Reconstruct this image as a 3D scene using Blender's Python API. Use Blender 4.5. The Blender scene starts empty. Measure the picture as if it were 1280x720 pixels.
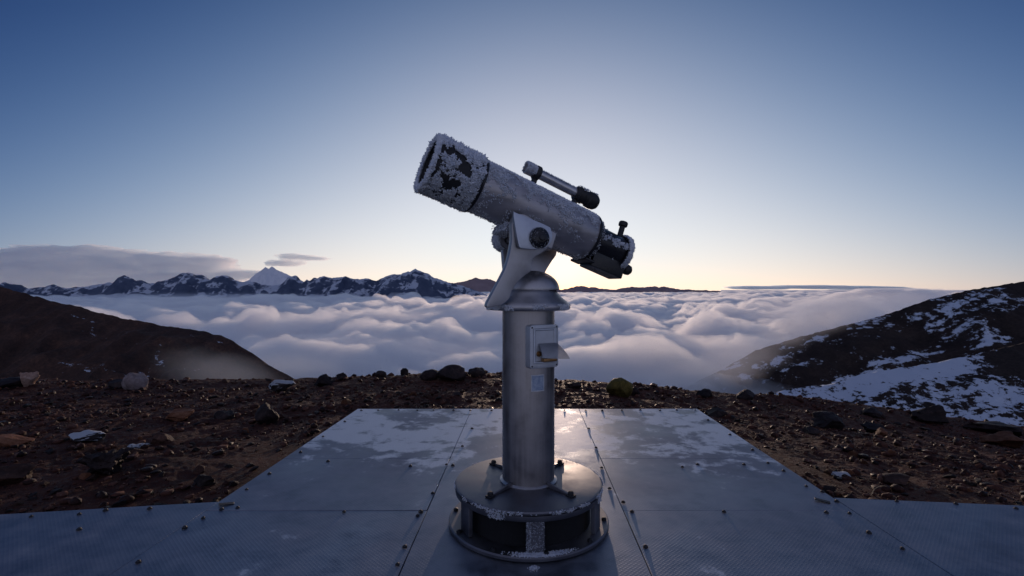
import bpy, bmesh, math, random
import numpy as np
from mathutils import Vector, Matrix

random.seed(7)
rng = np.random.default_rng(11)
R = math.radians
sc = bpy.context.scene
C = sc.collection

# ------------------------------------------------------------------ camera
F = 620.0                      # focal length in photo pixels (1280 wide)
CAMZ = 1.2
cam = bpy.data.objects.new('camera', bpy.data.cameras.new('camera'))
C.objects.link(cam)
cam.location = (0, 0, CAMZ)
cam.rotation_euler = (R(90), 0, 0)
cam.data.lens = F / 1280 * 36
cam.data.clip_start = 0.05
cam.data.clip_end = 120000
sc.camera = cam


def W(px, py, d):
    return np.array([(px - 640) / F * d, d, CAMZ - (py - 360) / F * d])


# ------------------------------------------------------------------ numpy noise
_perm = np.random.default_rng(5).permutation(512).astype(np.int64)


def _h(ix, iy, iz):
    return _perm[(_perm[(_perm[ix & 511] + iy) & 511] + iz) & 511]


def noise3(x, y, z):
    x, y, z = np.broadcast_arrays(np.asarray(x, float), np.asarray(y, float), np.asarray(z, float))
    ix, iy, iz = np.floor(x).astype(np.int64), np.floor(y).astype(np.int64), np.floor(z).astype(np.int64)
    fx, fy, fz = x - ix, y - iy, z - iz
    s = lambda t: t * t * t * (t * (t * 6 - 15) + 10)
    u, v, w = s(fx), s(fy), s(fz)
    out = 0
    for dx in (0, 1):
        for dy in (0, 1):
            for dz in (0, 1):
                hh = _h(ix + dx, iy + dy, iz + dz)
                a = hh / 512.0 * 2 * np.pi
                b = ((hh * 37) & 511) / 256.0 - 1
                q = np.sqrt(np.maximum(0, 1 - b * b))
                g = q * np.cos(a) * (fx - dx) + q * np.sin(a) * (fy - dy) + b * (fz - dz)
                out = out + g * (u if dx else 1 - u) * (v if dy else 1 - v) * (w if dz else 1 - w)
    return out * 1.5


def fbm(x, y, z=0.0, oct=4, gain=.5):
    t, a, f = 0, 1, 1
    for k in range(oct):
        t = t + a * noise3(np.asarray(x) * f + 17.3 * k, np.asarray(y) * f - 9.1 * k, np.asarray(z) * f + 3.7 * k)
        a *= gain
        f *= 2.03
    return t


def ridged(x, y, z=0.0, oct=4, gain=.5):
    t, a, f = 0, 1, 1
    for k in range(oct):
        t = t + a * (1 - 2 * np.abs(noise3(np.asarray(x) * f + 7.7 * k, np.asarray(y) * f + 5.1 * k, np.asarray(z) * f)))
        a *= gain
        f *= 2.1
    return t


def sstep(a, b, x):
    t = np.clip((x - a) / (b - a), 0, 1)
    return t * t * (3 - 2 * t)


# ------------------------------------------------------------------ mesh helpers
def np_mesh(name, V, faces=None, tris=None, quads=None, smooth=False):
    me = bpy.data.meshes.new(name)
    if faces is not None:
        me.from_pydata([tuple(v) for v in V], [], faces)
    else:
        V = np.asarray(V, np.float32)
        idx = tris if tris is not None else quads
        n = idx.shape[1]
        me.vertices.add(len(V))
        me.vertices.foreach_set('co', V.ravel())
        me.loops.add(idx.size)
        me.loops.foreach_set('vertex_index', np.ascontiguousarray(idx, np.int32).ravel())
        me.polygons.add(len(idx))
        me.polygons.foreach_set('loop_start', np.arange(0, idx.size, n, dtype=np.int32))
        me.update(calc_edges=True)
    if smooth:
        me.polygons.foreach_set('use_smooth', np.ones(len(me.polygons), bool))
    me.validate()
    return me


def obj(name, me, mat=None, parent=None):
    """link a mesh given in WORLD coordinates, parented under a thing"""
    if isinstance(me, bmesh.types.BMesh):
        b = me
        me = bpy.data.meshes.new(name)
        b.to_mesh(me)
        b.free()
    o = bpy.data.objects.new(name, me)
    C.objects.link(o)
    if mat is not None:
        me.materials.clear()
        me.materials.append(mat)
    if parent is not None:
        o.parent = parent
        off = Vector((0, 0, 0))
        p = parent
        while p is not None:
            off += p.location
            p = p.parent
        me.transform(Matrix.Translation(-off))
    return o


def tag(o, label=None, cat=None, group=None, kind=None):
    if label: o['label'] = label
    if cat: o['category'] = cat
    if group: o['group'] = group
    if kind: o['kind'] = kind
    return o


def empty(name, loc):
    o = bpy.data.objects.new(name, None)
    C.objects.link(o)
    o.location = loc
    o.empty_display_size = .2
    return o


def smooth_angle(b, ang=40):
    for f in b.faces: f.smooth = True
    for e in b.edges:
        if len(e.link_faces) == 2 and e.calc_face_angle(0) > R(ang): e.smooth = False


def lathe(profile, seg=64, M=None, closed=False, ang=40):
    """profile: list of (r, axial z); revolve about Z, then transform by M"""
    b = bmesh.new()
    rings = []
    for r, z in profile:
        if r < 1e-6:
            rings.append([b.verts.new((0, 0, z))])
        else:
            rings.append([b.verts.new((r * math.cos(2 * math.pi * k / seg), r * math.sin(2 * math.pi * k / seg), z)) for k in range(seg)])
    pairs = list(zip(rings[:-1], rings[1:]))
    if closed: pairs.append((rings[-1], rings[0]))
    for a, c in pairs:
        for k in range(seg):
            k2 = (k + 1) % seg
            if len(a) == 1 and len(c) == 1: continue
            if len(a) == 1: b.faces.new((a[0], c[k], c[k2]))
            elif len(c) == 1: b.faces.new((a[k], c[0], a[k2]))
            else: b.faces.new((a[k], c[k], c[k2], a[k2]))
    bmesh.ops.recalc_face_normals(b, faces=b.faces)
    if M is not None: b.transform(M)
    smooth_angle(b, ang)
    return b


def boxm(sx, sy, sz, M=None, bev=0.0, seg=2):
    b = bmesh.new()
    bmesh.ops.create_cube(b, size=1)
    b.transform(Matrix.Diagonal((sx, sy, sz, 1)))
    if bev:
        bmesh.ops.bevel(b, geom=b.edges[:], offset=bev, segments=seg, profile=.6, affect='EDGES')
    if M is not None: b.transform(M)
    smooth_angle(b, 35)
    return b


def prism(pts, dirv, bev=0.0, seg=2):
    """closed outline of 3-D points extruded along dirv"""
    b = bmesh.new()
    d = Vector(dirv)
    lo = [b.verts.new(Vector(p)) for p in pts]
    hi = [b.verts.new(Vector(p) + d) for p in pts]
    n = len(pts)
    b.faces.new(lo)
    b.faces.new(hi[::-1])
    for k in range(n):
        b.faces.new((lo[k], hi[k], hi[(k + 1) % n], lo[(k + 1) % n]))
    bmesh.ops.recalc_face_normals(b, faces=b.faces)
    if bev:
        es = [e for e in b.edges if e.calc_face_angle(0) > R(30)]
        bmesh.ops.bevel(b, geom=es, offset=bev, segments=seg, profile=.6, affect='EDGES')
    bmesh.ops.triangulate(b, faces=[f for f in b.faces if len(f.verts) > 4])
    smooth_angle(b, 35)
    return b


def spline(pts, n=6, closed=True):
    """Catmull-Rom through 2-D / 3-D points"""
    P = np.array(pts, float)
    m = len(P)
    out = []
    rngk = range(m) if closed else range(m - 1)
    for k in rngk:
        p0, p1, p2, p3 = (P[(k + j - 1) % m] if closed else P[min(max(k + j - 1, 0), m - 1)] for j in range(4))
        for t in np.arange(n) / n:
            out.append(.5 * ((2 * p1) + (-p0 + p2) * t + (2 * p0 - 5 * p1 + 4 * p2 - p3) * t ** 2 + (-p0 + 3 * p1 - 3 * p2 + p3) * t ** 3))
    if not closed: out.append(P[-1])
    return np.array(out)


def merge(*bs):
    b = bs[0]
    for c in bs[1:]:
        me = bpy.data.meshes.new('t')
        c.to_mesh(me)
        c.free()
        b.from_mesh(me)
        bpy.data.meshes.remove(me)
    return b


def axisM(origin, xdir, ydir, zdir):
    M = Matrix.Identity(4)
    for k, v in enumerate((xdir, ydir, zdir)):
        for j in range(3): M[j][k] = v[j]
    for j in range(3): M[j][3] = origin[j]
    return M


# ------------------------------------------------------------------ materials
class NT:
    def __init__(s, name, surf=True):
        s.m = bpy.data.materials.new(name)
        s.m.use_nodes = True
        s.t = s.m.node_tree
        s.t.nodes.clear()
        s.out = s.t.nodes.new('ShaderNodeOutputMaterial')

    def n(s, typ, ins=None, **kw):
        nd = s.t.nodes.new('ShaderNode' + typ)
        for k, v in kw.items(): setattr(nd, k, v)
        for k, v in (ins or {}).items():
            if isinstance(v, bpy.types.NodeSocket): s.t.links.new(v, nd.inputs[k])
            else: nd.inputs[k].default_value = v
        return nd

    def link(s, a, b): s.t.links.new(a, b)

    def math(s, op, a, b=0.0, c=0.0, clamp=False):
        nd = s.n('Math', {0: a, 1: b, 2: c}, operation=op)
        nd.use_clamp = clamp
        return nd.outputs[0]

    def noise(s, vec, scale, detail=4, rough=.55, dist=0.0):
        return s.n('TexNoise', {'Vector': vec, 'Scale': scale, 'Detail': detail, 'Roughness': rough, 'Distortion': dist}).outputs['Fac']

    def ramp(s, fac, stops, interp='LINEAR'):
        nd = s.n('ValToRGB', {'Fac': fac})
        nd.color_ramp.interpolation = interp
        els = nd.color_ramp.elements
        while len(els) < len(stops): els.new(.5)
        for e, (p, c) in zip(els, stops):
            e.position = p
            e.color = c if len(c) == 4 else (*c, 1)
        return nd.outputs['Color']

    def mapr(s, v, a, b, c=0.0, d=1.0, smooth=True):
        nd = s.n('MapRange', {0: v, 1: a, 2: b, 3: c, 4: d})
        nd.interpolation_type = 'SMOOTHSTEP' if smooth else 'LINEAR'
        return nd.outputs[0]

    def mixc(s, f, a, b):
        nd = s.n('Mix', data_type='RGBA')
        for k, v in ((0, f), (6, a), (7, b)):
            if isinstance(v, bpy.types.NodeSocket): s.link(v, nd.inputs[k])
            else: nd.inputs[k].default_value = v if not isinstance(v, tuple) or len(v) == 4 else (*v, 1)
        return nd.outputs[2]

    def mixf(s, f, a, b):
        return s.math('ADD', s.math('MULTIPLY', f, s.math('SUBTRACT', b, a)), a)

    def bump(s, h, strength=.3, dist=.01, normal=None):
        i = {'Height': h, 'Strength': strength, 'Distance': dist}
        if normal is not None: i['Normal'] = normal
        return s.n('Bump', i).outputs[0]

    def bsdf(s, **kw):
        nd = s.n('BsdfPrincipled')
        for k, v in kw.items():
            k = k.replace('_', ' ')
            if k == 'Specular Tint' and isinstance(v, tuple): v = (*v, 1)
            if isinstance(v, bpy.types.NodeSocket): s.link(v, nd.inputs[k])
            else: nd.inputs[k].default_value = (*v, 1) if isinstance(v, tuple) and len(v) == 3 and 'Color' in k else v
        s.link(nd.outputs[0], s.out.inputs[0])
        return nd

    @property
    def pos(s):
        return s.n('NewGeometry').outputs['Position']

    @property
    def ob(s):
        return s.n('TexCoord').outputs['Object']

    def nz(s):
        return s.n('SeparateXYZ', {0: s.n('NewGeometry').outputs['Normal']}).outputs['Z']

    def scale(s, v, sc3):
        return s.n('Vector Math'.replace(' ', ''), {0: v, 1: sc3}, operation='MULTIPLY').outputs[0] if False else s.n('Mapping', {'Vector': v, 'Scale': sc3}).outputs[0]


def metal(name, col, r0, r1, frost=0.0, metallic=1.0, streak=(3, 3, 60), bump=.06, fscale=16, up=.0):
    m = NT(name)
    p = m.ob
    n1 = m.noise(p, 9, 6, .6)
    n2 = m.noise(m.scale(p, streak), 1.0, 3, .6)
    v = m.math('ADD', m.math('MULTIPLY', n1, .6), m.math('MULTIPLY', n2, .4))
    c = m.ramp(v, [(.3, tuple(x * .62 for x in col)), (.5, col), (.72, tuple(min(1, x * 1.25) for x in col))])
    rg = m.mapr(v, .3, .7, r0, r1)
    fine = m.noise(p, 180, 2, .5)
    nrm = m.bump(m.math('ADD', n1, m.math('MULTIPLY', fine, .25)), bump, .01)
    met = metallic
    if frost:
        a = m.noise(p, fscale, 5, .7)
        b = m.noise(p, fscale * 9, 3, .65)
        f = m.math('ADD', m.math('ADD', m.math('MULTIPLY', a, .7), m.math('MULTIPLY', b, .5)), m.math('MULTIPLY', m.nz(), up))
        f = m.mapr(f, .82 - frost * .3, 1.0 - frost * .3)
        c = m.mixc(f, c, (.62, .66, .72))
        met = m.mapr(f, 0, 1, metallic, 0)
        rg = m.mixf(f, rg, .7)
        nrm = m.bump(m.math('MULTIPLY', f, b), .5, .006, nrm)
    m.bsdf(Base_Color=c, Metallic=met, Roughness=rg, Normal=nrm)
    return m.m


M_ = {}
M_['steel'] = metal('galvanised_steel', (.32, .30, .30), .32, .5, frost=.06, streak=(38, 38, 1.6))
M_['cast'] = metal('cast_aluminium', (.42, .41, .42), .38, .55, frost=.2, streak=(4, 4, 4), up=.12)
M_['plate'] = metal('bracket_aluminium', (.46, .49, .55), .36, .5, frost=.12, streak=(4, 4, 4))
M_['tube'] = metal('telescope_tube_paint', (.42, .40, .41), .34, .5, frost=.36, metallic=.75, up=.3, fscale=12)
M_['satin'] = metal('satin_finder_tube', (.55, .54, .54), .3, .45, frost=.1)
M_['drum'] = metal('base_drum_steel', (.17, .17, .19), .42, .62, frost=.18, streak=(5, 5, 5), fscale=8)
M_['boxsteel'] = metal('coin_box_steel', (.46, .48, .52), .34, .48, frost=.05, metallic=.45, streak=(5, 5, 5))
M_['boltm'] = metal('bolt_steel', (.055, .055, .06), .5, .7, frost=.03, fscale=60)
M_['black'] = metal('black_anodised', (.012, .012, .016), .22, .42, frost=.06, metallic=.2, fscale=22)
M_['blackfrost'] = metal('frosted_black_shield', (.008, .008, .01), .45, .7, frost=.1, metallic=.1, fscale=14)


def simple(name, col, rough=.6, metallic=0.0, **kw):
    m = NT(name)
    n = m.noise(m.ob, 30, 4, .6)
    c = m.ramp(n, [(.3, tuple(x * .7 for x in col)), (.7, tuple(min(1, x * 1.2) for x in col))])
    m.bsdf(Base_Color=c, Roughness=rough, Metallic=metallic, **kw)
    return m.m


M_['dark'] = simple('dark_void', (.006, .006, .008), .9)  # near-black standing for shade inside drum and pivot bore
M_['lens'] = simple('objective_glass', (.01, .012, .02), .06)
M_['brass'] = simple('worn_brass', (.35, .2, .09), .4, 1.0)
M_['rubber'] = simple('black_rubber', (.012, .011, .012), .55)
m = NT('rime_frost')
nn = m.noise(m.ob, 40, 3, .6)
m.bsdf(Base_Color=m.ramp(nn, [(.3, (.50, .56, .68)), (.7, (.76, .79, .86))]), Roughness=.55, Subsurface_Weight=.25, Subsurface_Radius=(.01, .012, .015), Subsurface_Scale=.5)
M_['rime'] = m.m

# blank weathered sticker (the photo's code is left out)
m = NT('blank_sticker')
m.bsdf(Base_Color=m.ramp(m.noise(m.ob, 55, 3, .7), [(.35, (.16, .22, .34)), (.65, (.32, .38, .48))]), Roughness=.4)
M_['sticker'] = m.m
M_['sticker_edge'] = simple('sticker_border', (.5, .52, .56), .45)

# deck plate: fine raised tread, ice film, frost; patches paled further for sky sheen
m = NT('deck_plate_steel')
p = m.pos
big = m.noise(p, 1.5, 5, .62, .6)
mid = m.noise(p, 6, 5, .65)
yy = m.n('SeparateXYZ', {0: p}).outputs['Y']
far = m.mapr(yy, 2.3, 4.2, -.13, .055)
ice = m.mapr(m.math('ADD', m.math('ADD', m.math('MULTIPLY', big, .62), m.math('MULTIPLY', mid, .42)), far), .515, .59)
grit = m.noise(p, 150, 3, .6)
base = m.ramp(mid, [(.22, (.12, .135, .175)), (.5, (.24, .26, .31)), (.78, (.34, .36, .41))])
fr = m.math('MULTIPLY', ice, m.mapr(grit, .35, .65, .55, 1))
col = m.mixc(fr, base, (.66, .69, .74))
s1 = m.n('TexWave', {'Vector': m.n('Mapping', {'Vector': p, 'Rotation': (0, 0, R(45))}).outputs[0], 'Scale': 21.0}, wave_type='BANDS').outputs['Fac']
s2 = m.n('TexWave', {'Vector': m.n('Mapping', {'Vector': p, 'Rotation': (0, 0, R(-45))}).outputs[0], 'Scale': 21.0}, wave_type='BANDS').outputs['Fac']
tread = m.math('POWER', m.math('MULTIPLY', s1, s2), 2)
hh = m.math('ADD', m.math('MULTIPLY', tread, m.mapr(ice, 0, 1, .22, .06)), m.math('ADD', m.math('MULTIPLY', grit, .12), m.math('MULTIPLY', big, .9)))
m.bsdf(Base_Color=col, Metallic=m.mapr(fr, 0, 1, .85, .25), Specular_Tint=(.55, .58, .62), Roughness=m.mixf(ice, m.mapr(m.math('ADD', m.math('MULTIPLY', mid, .5), m.math('MULTIPLY', m.noise(p, .9, 4, .6, .8), .5)), .36, .64, .34, .60), .5), Normal=m.bump(hh, .35, .006))
M_['deck'] = m.m

# volcanic ground
m = NT('volcanic_soil')
p = m.pos
a = m.noise(p, 2.2, 6, .6)
b = m.noise(p, 28, 6, .7)
c_ = m.noise(p, 120, 4, .7)
v = m.math('ADD', m.math('MULTIPLY', a, .45), m.math('ADD', m.math('MULTIPLY', b, .35), m.math('MULTIPLY', c_, .25)))
col = m.ramp(v, [(.36, (.010, .004, .0035)), (.5, (.056, .022, .017)), (.62, (.10, .042, .030)), (.72, (.16, .085, .062))])
m.bsdf(Base_Color=col, Roughness=m.mapr(b, .35, .65, .55, .9), Specular_IOR_Level=.06, Normal=m.bump(m.math('ADD', m.math('MULTIPLY', b, .6), m.math('MULTIPLY', c_, .4)), .9, .035))
M_['soil'] = m.m


def rockmat(name, c0, c1, c2, frost=0.0, rough=.7):
    m = NT(name)
    p = m.n('TexCoord').outputs['Object']
    rnd = m.n('ObjectInfo').outputs['Random']
    q = m.n('Mapping', {'Vector': p, 'Location': (0, 0, 0)}).outputs[0]
    v = m.math('ADD', m.math('MULTIPLY', m.noise(q, 7, 6, .7), .7), m.math('MULTIPLY', m.noise(q, 45, 4, .7), .35))
    col = m.ramp(v, [(.35, c0), (.53, c1), (.7, c2)])
    if frost:
        f = m.math('MULTIPLY', m.mapr(m.math('ADD', m.nz(), m.math('MULTIPLY', m.noise(q, 14, 5, .7), .8)), 1.15 - frost, 1.4 - frost), .9)
        col = m.mixc(f, col, (.55, .57, .6))
    col = m.n('HueSaturation', {'Value': m.mapr(rnd, 0, 1, .65, 1.35), 'Color': col}).outputs[0]
    m.bsdf(Base_Color=col, Roughness=rough, Specular_IOR_Level=.15, Normal=m.bump(v, .8, .02))
    return m.m


M_['rock_dark'] = rockmat('dark_lava_rock', (.008, .0065, .007), (.022, .015, .015), (.055, .036, .032), rough=.65)
M_['rock_brown'] = rockmat('red_brown_rock', (.016, .008, .006), (.05, .024, .017), (.12, .06, .04))
M_['rock_rust'] = rockmat('rusty_rock', (.05, .018, .009), (.15, .06, .03), (.26, .13, .08))
M_['rock_pale'] = rockmat('pale_rock', (.12, .09, .085), (.26, .2, .19), (.4, .34, .33))
M_['rock_tan'] = rockmat('tan_rock', (.14, .08, .06), (.32, .20, .15), (.45, .32, .26))  # orange of the low light put into the stone's colour
M_['rock_frost'] = rockmat('frost_capped_rock', (.02, .017, .018), (.06, .05, .05), (.12, .1, .1), frost=.55)
M_['rock_moss'] = rockmat('mossy_rock', (.03, .024, .006), (.10, .075, .016), (.2, .14, .035))

# rubble: colour by position
m = NT('loose_rubble')
p = m.pos
cell = m.n('TexWhiteNoise', {'Vector': m.n('VectorMath', {0: p, 1: (.07, .07, .07)}, operation='SNAP').outputs[0]}).outputs['Value']
v = m.math('ADD', m.math('MULTIPLY', cell, .55), m.math('MULTIPLY', m.noise(p, 60, 4, .7), .45))
col = m.ramp(v, [(.2, (.005, .003, .003)), (.45, (.042, .0175, .0135)), (.62, (.09, .037, .026)), (.76, (.12, .06, .045)), (.88, (.22, .18, .17))])
m.bsdf(Base_Color=col, Roughness=m.mapr(cell, 0, 1, .42, .95), Specular_IOR_Level=.12, Normal=m.bump(m.noise(p, 140, 3, .6), .5, .01))
M_['rubble'] = m.m
M_['stalk'] = simple('dry_grass_stalk', (.42, .30, .16), .6)


def hillmat(name, c0, c1, c2, snow_lo, snow_hi, sscale, rot, detail_scale=1.0, snowc=(.52, .58, .68), bias=None, dw=.36):
    m = NT(name)
    p = m.pos
    mp = m.n('Mapping', {'Vector': p, 'Rotation': (0, 0, 0)}).outputs[0]
    v = m.noise(p, .03 * detail_scale, 7, .65)
    w = m.noise(p, .3 * detail_scale, 5, .7)
    col = m.ramp(m.math('ADD', m.math('MULTIPLY', v, .6), m.math('MULTIPLY', w, .4)), [(.35, c0), (.52, c1), (.68, c2)])
    st = m.n('Mapping', {'Vector': p, 'Rotation': rot, 'Scale': sscale}).outputs[0]
    s = m.math('ADD', m.math('MULTIPLY', m.noise(st, 1.0, 6, .68, .5), .72), m.math('MULTIPLY', m.noise(p, .12 * detail_scale, 6, .7), dw))
    if bias is not None: s = m.math('ADD', s, bias(m, p))
    f = m.mapr(s, snow_lo, snow_hi)
    col = m.mixc(f, col, snowc)
    m.bsdf(Base_Color=col, Roughness=m.mixf(f, .95, .6), Specular_IOR_Level=.2, Normal=m.bump(m.math('ADD', w, m.math('MULTIPLY', f, .3)), .7, 1.5 / detail_scale))
    return m.m


def zbias(y0, y1, a, b):
    def g(m, p):
        return m.mapr(m.n('SeparateXYZ', {0: p}).outputs['Y'], y0, y1, a, b)
    return g


M_['hill_l'] = hillmat('dark_volcanic_hillside', (.022, .015, .014), (.055, .031, .025), (.12, .062, .043), .64, .685, (.02, .05, .06), (0, 0, .6), 1.7)
M_['hill_r'] = hillmat('snow_patched_hillside', (.012, .009, .009), (.030, .021, .019), (.055, .04, .034), .555, .60, (.014, .03, .03), (0, 0, -.7))
M_['slope_r'] = hillmat('streaked_snow_slope', (.012, .010, .010), (.035, .025, .022), (.06, .045, .04), .66, .70, (.016, .07, .09), (0, 0, .5), 2.4, dw=.62, bias=lambda m, p: m.math('ADD', m.mapr(m.n('SeparateXYZ', {0: p}).outputs['Y'], 150, 205, -.07, .035), m.mapr(m.n('SeparateXYZ', {0: p}).outputs['X'], 195, 232, .02, -.13)))

m = NT('hazed_mountain_rock')
p = m.pos
geo = m.n('NewGeometry')
nzz = m.n('SeparateXYZ', {0: geo.outputs['Normal']}).outputs['Z']
s = m.math('ADD', m.math('MULTIPLY', nzz, .55), m.math('MULTIPLY', m.noise(p, .0075, 8, .72), .9))
f = m.mapr(s, .86, .95)
rock = m.ramp(m.noise(p, .01, 5, .65), [(.3, (.055, .075, .125)), (.7, (.10, .125, .185))])  # rock colour lightened and blued to hold distance haze
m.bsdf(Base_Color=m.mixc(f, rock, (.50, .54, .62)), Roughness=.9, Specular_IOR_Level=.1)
M_['mount'] = m.m
m = NT('far_snow_peak')
p = m.pos
f = m.mapr(m.math('ADD', m.math('MULTIPLY', m.n('SeparateXYZ', {0: m.n('NewGeometry').outputs['Normal']}).outputs['Z'], .5), m.math('MULTIPLY', m.noise(p, .004, 7, .7), .9)), .52, .68)
m.bsdf(Base_Color=m.mixc(f, (.20, .21, .26), (.75, .76, .80)), Roughness=.9, Specular_IOR_Level=.1)
M_['peak'] = m.m
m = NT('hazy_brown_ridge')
m.bsdf(Base_Color=m.ramp(m.noise(m.pos, .003, 5, .6), [(.3, (.26, .19, .2)), (.7, (.36, .27, .27))]), Roughness=1.0, Specular_IOR_Level=.05)  # ridge colour paled to stand in for haze in between
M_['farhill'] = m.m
M_['valley'] = simple('valley_floor_rock', (.03, .03, .035), .9)


def vol(name, density, col, aniso=.25):
    m = bpy.data.materials.new(name)
    m.use_nodes = True
    t = m.node_tree
    t.nodes.clear()
    o = t.nodes.new('ShaderNodeOutputMaterial')
    v = t.nodes.new('ShaderNodeVolumeScatter')
    v.inputs['Color'].default_value = (*col, 1)
    v.inputs['Density'].default_value = density
    v.inputs['Anisotropy'].default_value = aniso
    t.links.new(v.outputs[0], o.inputs['Volume'])
    try: m.cycles.homogeneous_volume = True
    except Exception: pass
    return m


M_['cloud'] = vol('cloud_vapour', .021, (1, 1, 1), .5)
M_['bank'] = vol('sun_tinted_vapour', .0062, (1.0, .88, .84), .68)  # pinkish albedo puts the sunlit tint into the vapour
M_['mist'] = vol('thin_mist', .012, (.98, .975, .98), .2)

# ------------------------------------------------------------------ sky and sun
SUN_AZ = math.atan2(63, 620)
SUN_EL = R(2.2)
w = bpy.data.worlds.new('World')
sc.world = w
w.use_nodes = True
t = w.node_tree
N, L = t.nodes, t.links
bg = N['Background']


def wn(typ, ins=None, **kw):
    nd = N.new('ShaderNode' + typ)
    for k, v in kw.items(): setattr(nd, k, v)
    for k, v in (ins or {}).items():
        if isinstance(v, bpy.types.NodeSocket): L.new(v, nd.inputs[k])
        else: nd.inputs[k].default_value = v
    return nd


def wm(op, a, b=0.0, c=0.0): return wn('Math', {0: a, 1: b, 2: c}, operation=op).outputs[0]


sky = wn('TexSky', sky_type='NISHITA', sun_disc=False)
sky.sun_elevation = SUN_EL
sky.sun_rotation = SUN_AZ
sky.altitude = 3800
sky.air_density, sky.dust_density, sky.ozone_density = 1.0, 1.2, 2.0
dirv = wn('TexCoord').outputs['Generated']
sunset = Vector((40, 620, 5)).normalized()         # middle of the bright part of the sky
sund = Vector((math.sin(SUN_AZ), math.cos(SUN_AZ), .008)).normalized()


def angle_to(v):
    return wm('MULTIPLY', wm('ARCCOSINE', wm('MINIMUM', wn('VectorMath', {0: dirv, 1: tuple(v)}, operation='DOT_PRODUCT').outputs['Value'], .99999)), 5.7296)


sep = wn('SeparateXYZ', {0: dirv})
th = wm('MINIMUM', angle_to(sunset), 6.0)
el = wm('MULTIPLY', wm('ARCSINE', sep.outputs['Z']), 5.7296)
el = wm('MINIMUM', wm('MAXIMUM', el, 0.0), 3.6)
the = wm('MINIMUM', wm('MULTIPLY', th, el), 11.5)
hz = wm('EXPONENT', wm('MULTIPLY', el, -1 / .35))
glow = wm('EXPONENT', wm('MULTIPLY', wm('POWER', wm('MULTIPLY', angle_to(sund), 1 / .28), 1.3), -1.0))
low = wm('MULTIPLY', wm('EXPONENT', wm('MULTIPLY', angle_to(sund), -1 / .55)), wm('EXPONENT', wm('MULTIPLY', el, -1 / .16)))
back = wn('MapRange', {0: sep.outputs['Y'], 1: .25, 2: -.5, 3: 0.0, 4: 1.0}).outputs[0]
coef = [[-0.2626, -0.019, 0.0276], [0.3343, 0.1628, 0.0236], [-0.0962, -0.0637, -0.0299], [-0.1423, -0.2241, -0.1542], [-0.2276, -0.1389, -0.0684], [0.0706, 0.0499, 0.0176], [0.0223, -0.1634, -0.2731]]
ch = []
for k in range(3):
    s = None
    for f_k, term in enumerate((None, th, wm('MULTIPLY', th, th), el, the, wm('MULTIPLY', el, el), hz)):
        v = coef[f_k][k] if term is None else wm('MULTIPLY', term, coef[f_k][k])
        s = v if s is None else wm('ADD', v, s)
    s = wm('MAXIMUM', wm('EXPONENT', s), (.022, .05, .13)[k])
    s = wm('ADD', s, wm('MULTIPLY', glow, (1.3, .62, .16)[k]))
    s = wm('ADD', s, wm('MULTIPLY', low, (.8, .12, -.16)[k]))
    ch.append(wm('ADD', s, wm('MULTIPLY', back, (.19, .19, .225)[k])))
grad = wn('CombineColor', {0: ch[0], 1: ch[1], 2: ch[2]}).outputs[0]
nish = wn('VectorMath', {0: sky.outputs[0], 1: (.9, .8, .7)}, operation='MULTIPLY').outputs[0]
tot = wn('VectorMath', {0: wn('VectorMath', {0: nish, 'Scale': .02}, operation='SCALE').outputs[0], 1: wn('VectorMath', {0: grad, 'Scale': .97}, operation='SCALE').outputs[0]}, operation='ADD').outputs[0]
tot = wn('VectorMath', {0: tot, 1: (1.0, .96, 1.0)}, operation='MULTIPLY').outputs[0]
L.new(tot, bg.inputs[0])
bg.inputs[1].default_value = 1.0

sl = bpy.data.lights.new('sun', 'SUN')
sl.energy = 1.6
sl.color = (1.0, .72, .54)
sl.angle = R(.6)
so = bpy.data.objects.new('sun', sl)
C.objects.link(so)
so.rotation_euler = Vector((-math.sin(SUN_AZ) * math.cos(SUN_EL), -math.cos(SUN_AZ) * math.cos(SUN_EL), -math.sin(SUN_EL))).to_track_quat('-Z', 'Y').to_euler()


# ------------------------------------------------------------------ terrain: distant
def strip_hill(name, sky_pts, D, slope, depth, back, mat, nscale, namp, cols=300, rows=120, jag=0.0, spur=0.0, u_pad=None, slope_noise=0.0):
    """heightfield whose crest stands at distance D and passes the given skyline directions"""
    sp = np.array(sky_pts, float)
    u = np.linspace(sp[0, 0], sp[-1, 0], cols)
    yy = np.interp(u, sp[:, 0], sp[:, 1])
    X = (u - 640) / F * D
    Zr = CAMZ - (yy - 360) / F * D
    if jag: Zr = Zr + jag * fbm(X / (jag * 7), 3.3, 0, 5, .55)
    v = np.concatenate([-np.linspace(1, 0, rows // 4, endpoint=False) ** 1.3 * back, np.linspace(0, 1, rows) ** 1.35 * depth])
    S, XX = np.meshgrid(v, X, indexing='ij')
    ZR = np.broadcast_to(Zr, S.shape)
    YY = D - S
    k = np.minimum(1, np.abs(S) / (depth * .12))
    prof = np.abs(S) * slope
    n = fbm(XX / nscale, YY / nscale, 1.7, 5) * namp * k
    if spur: n = n + (S > 0) * (ridged(XX / (nscale * 1.6), YY / (nscale * 3.5), 4.2, 4, .5) - .6) * spur * k
    Z = ZR - prof + n
    V = np.stack([XX, YY, Z], -1).reshape(-1, 3)
    r_, c_n = S.shape
    i = np.arange(r_ * c_n).reshape(r_, c_n)
    q = np.stack([i[:-1, :-1], i[:-1, 1:], i[1:, 1:], i[1:, :-1]], -1).reshape(-1, 4)
    o = obj(name, np_mesh(name, V, quads=q, smooth=True), mat)
    tag(o, kind='structure')
    return o


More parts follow.
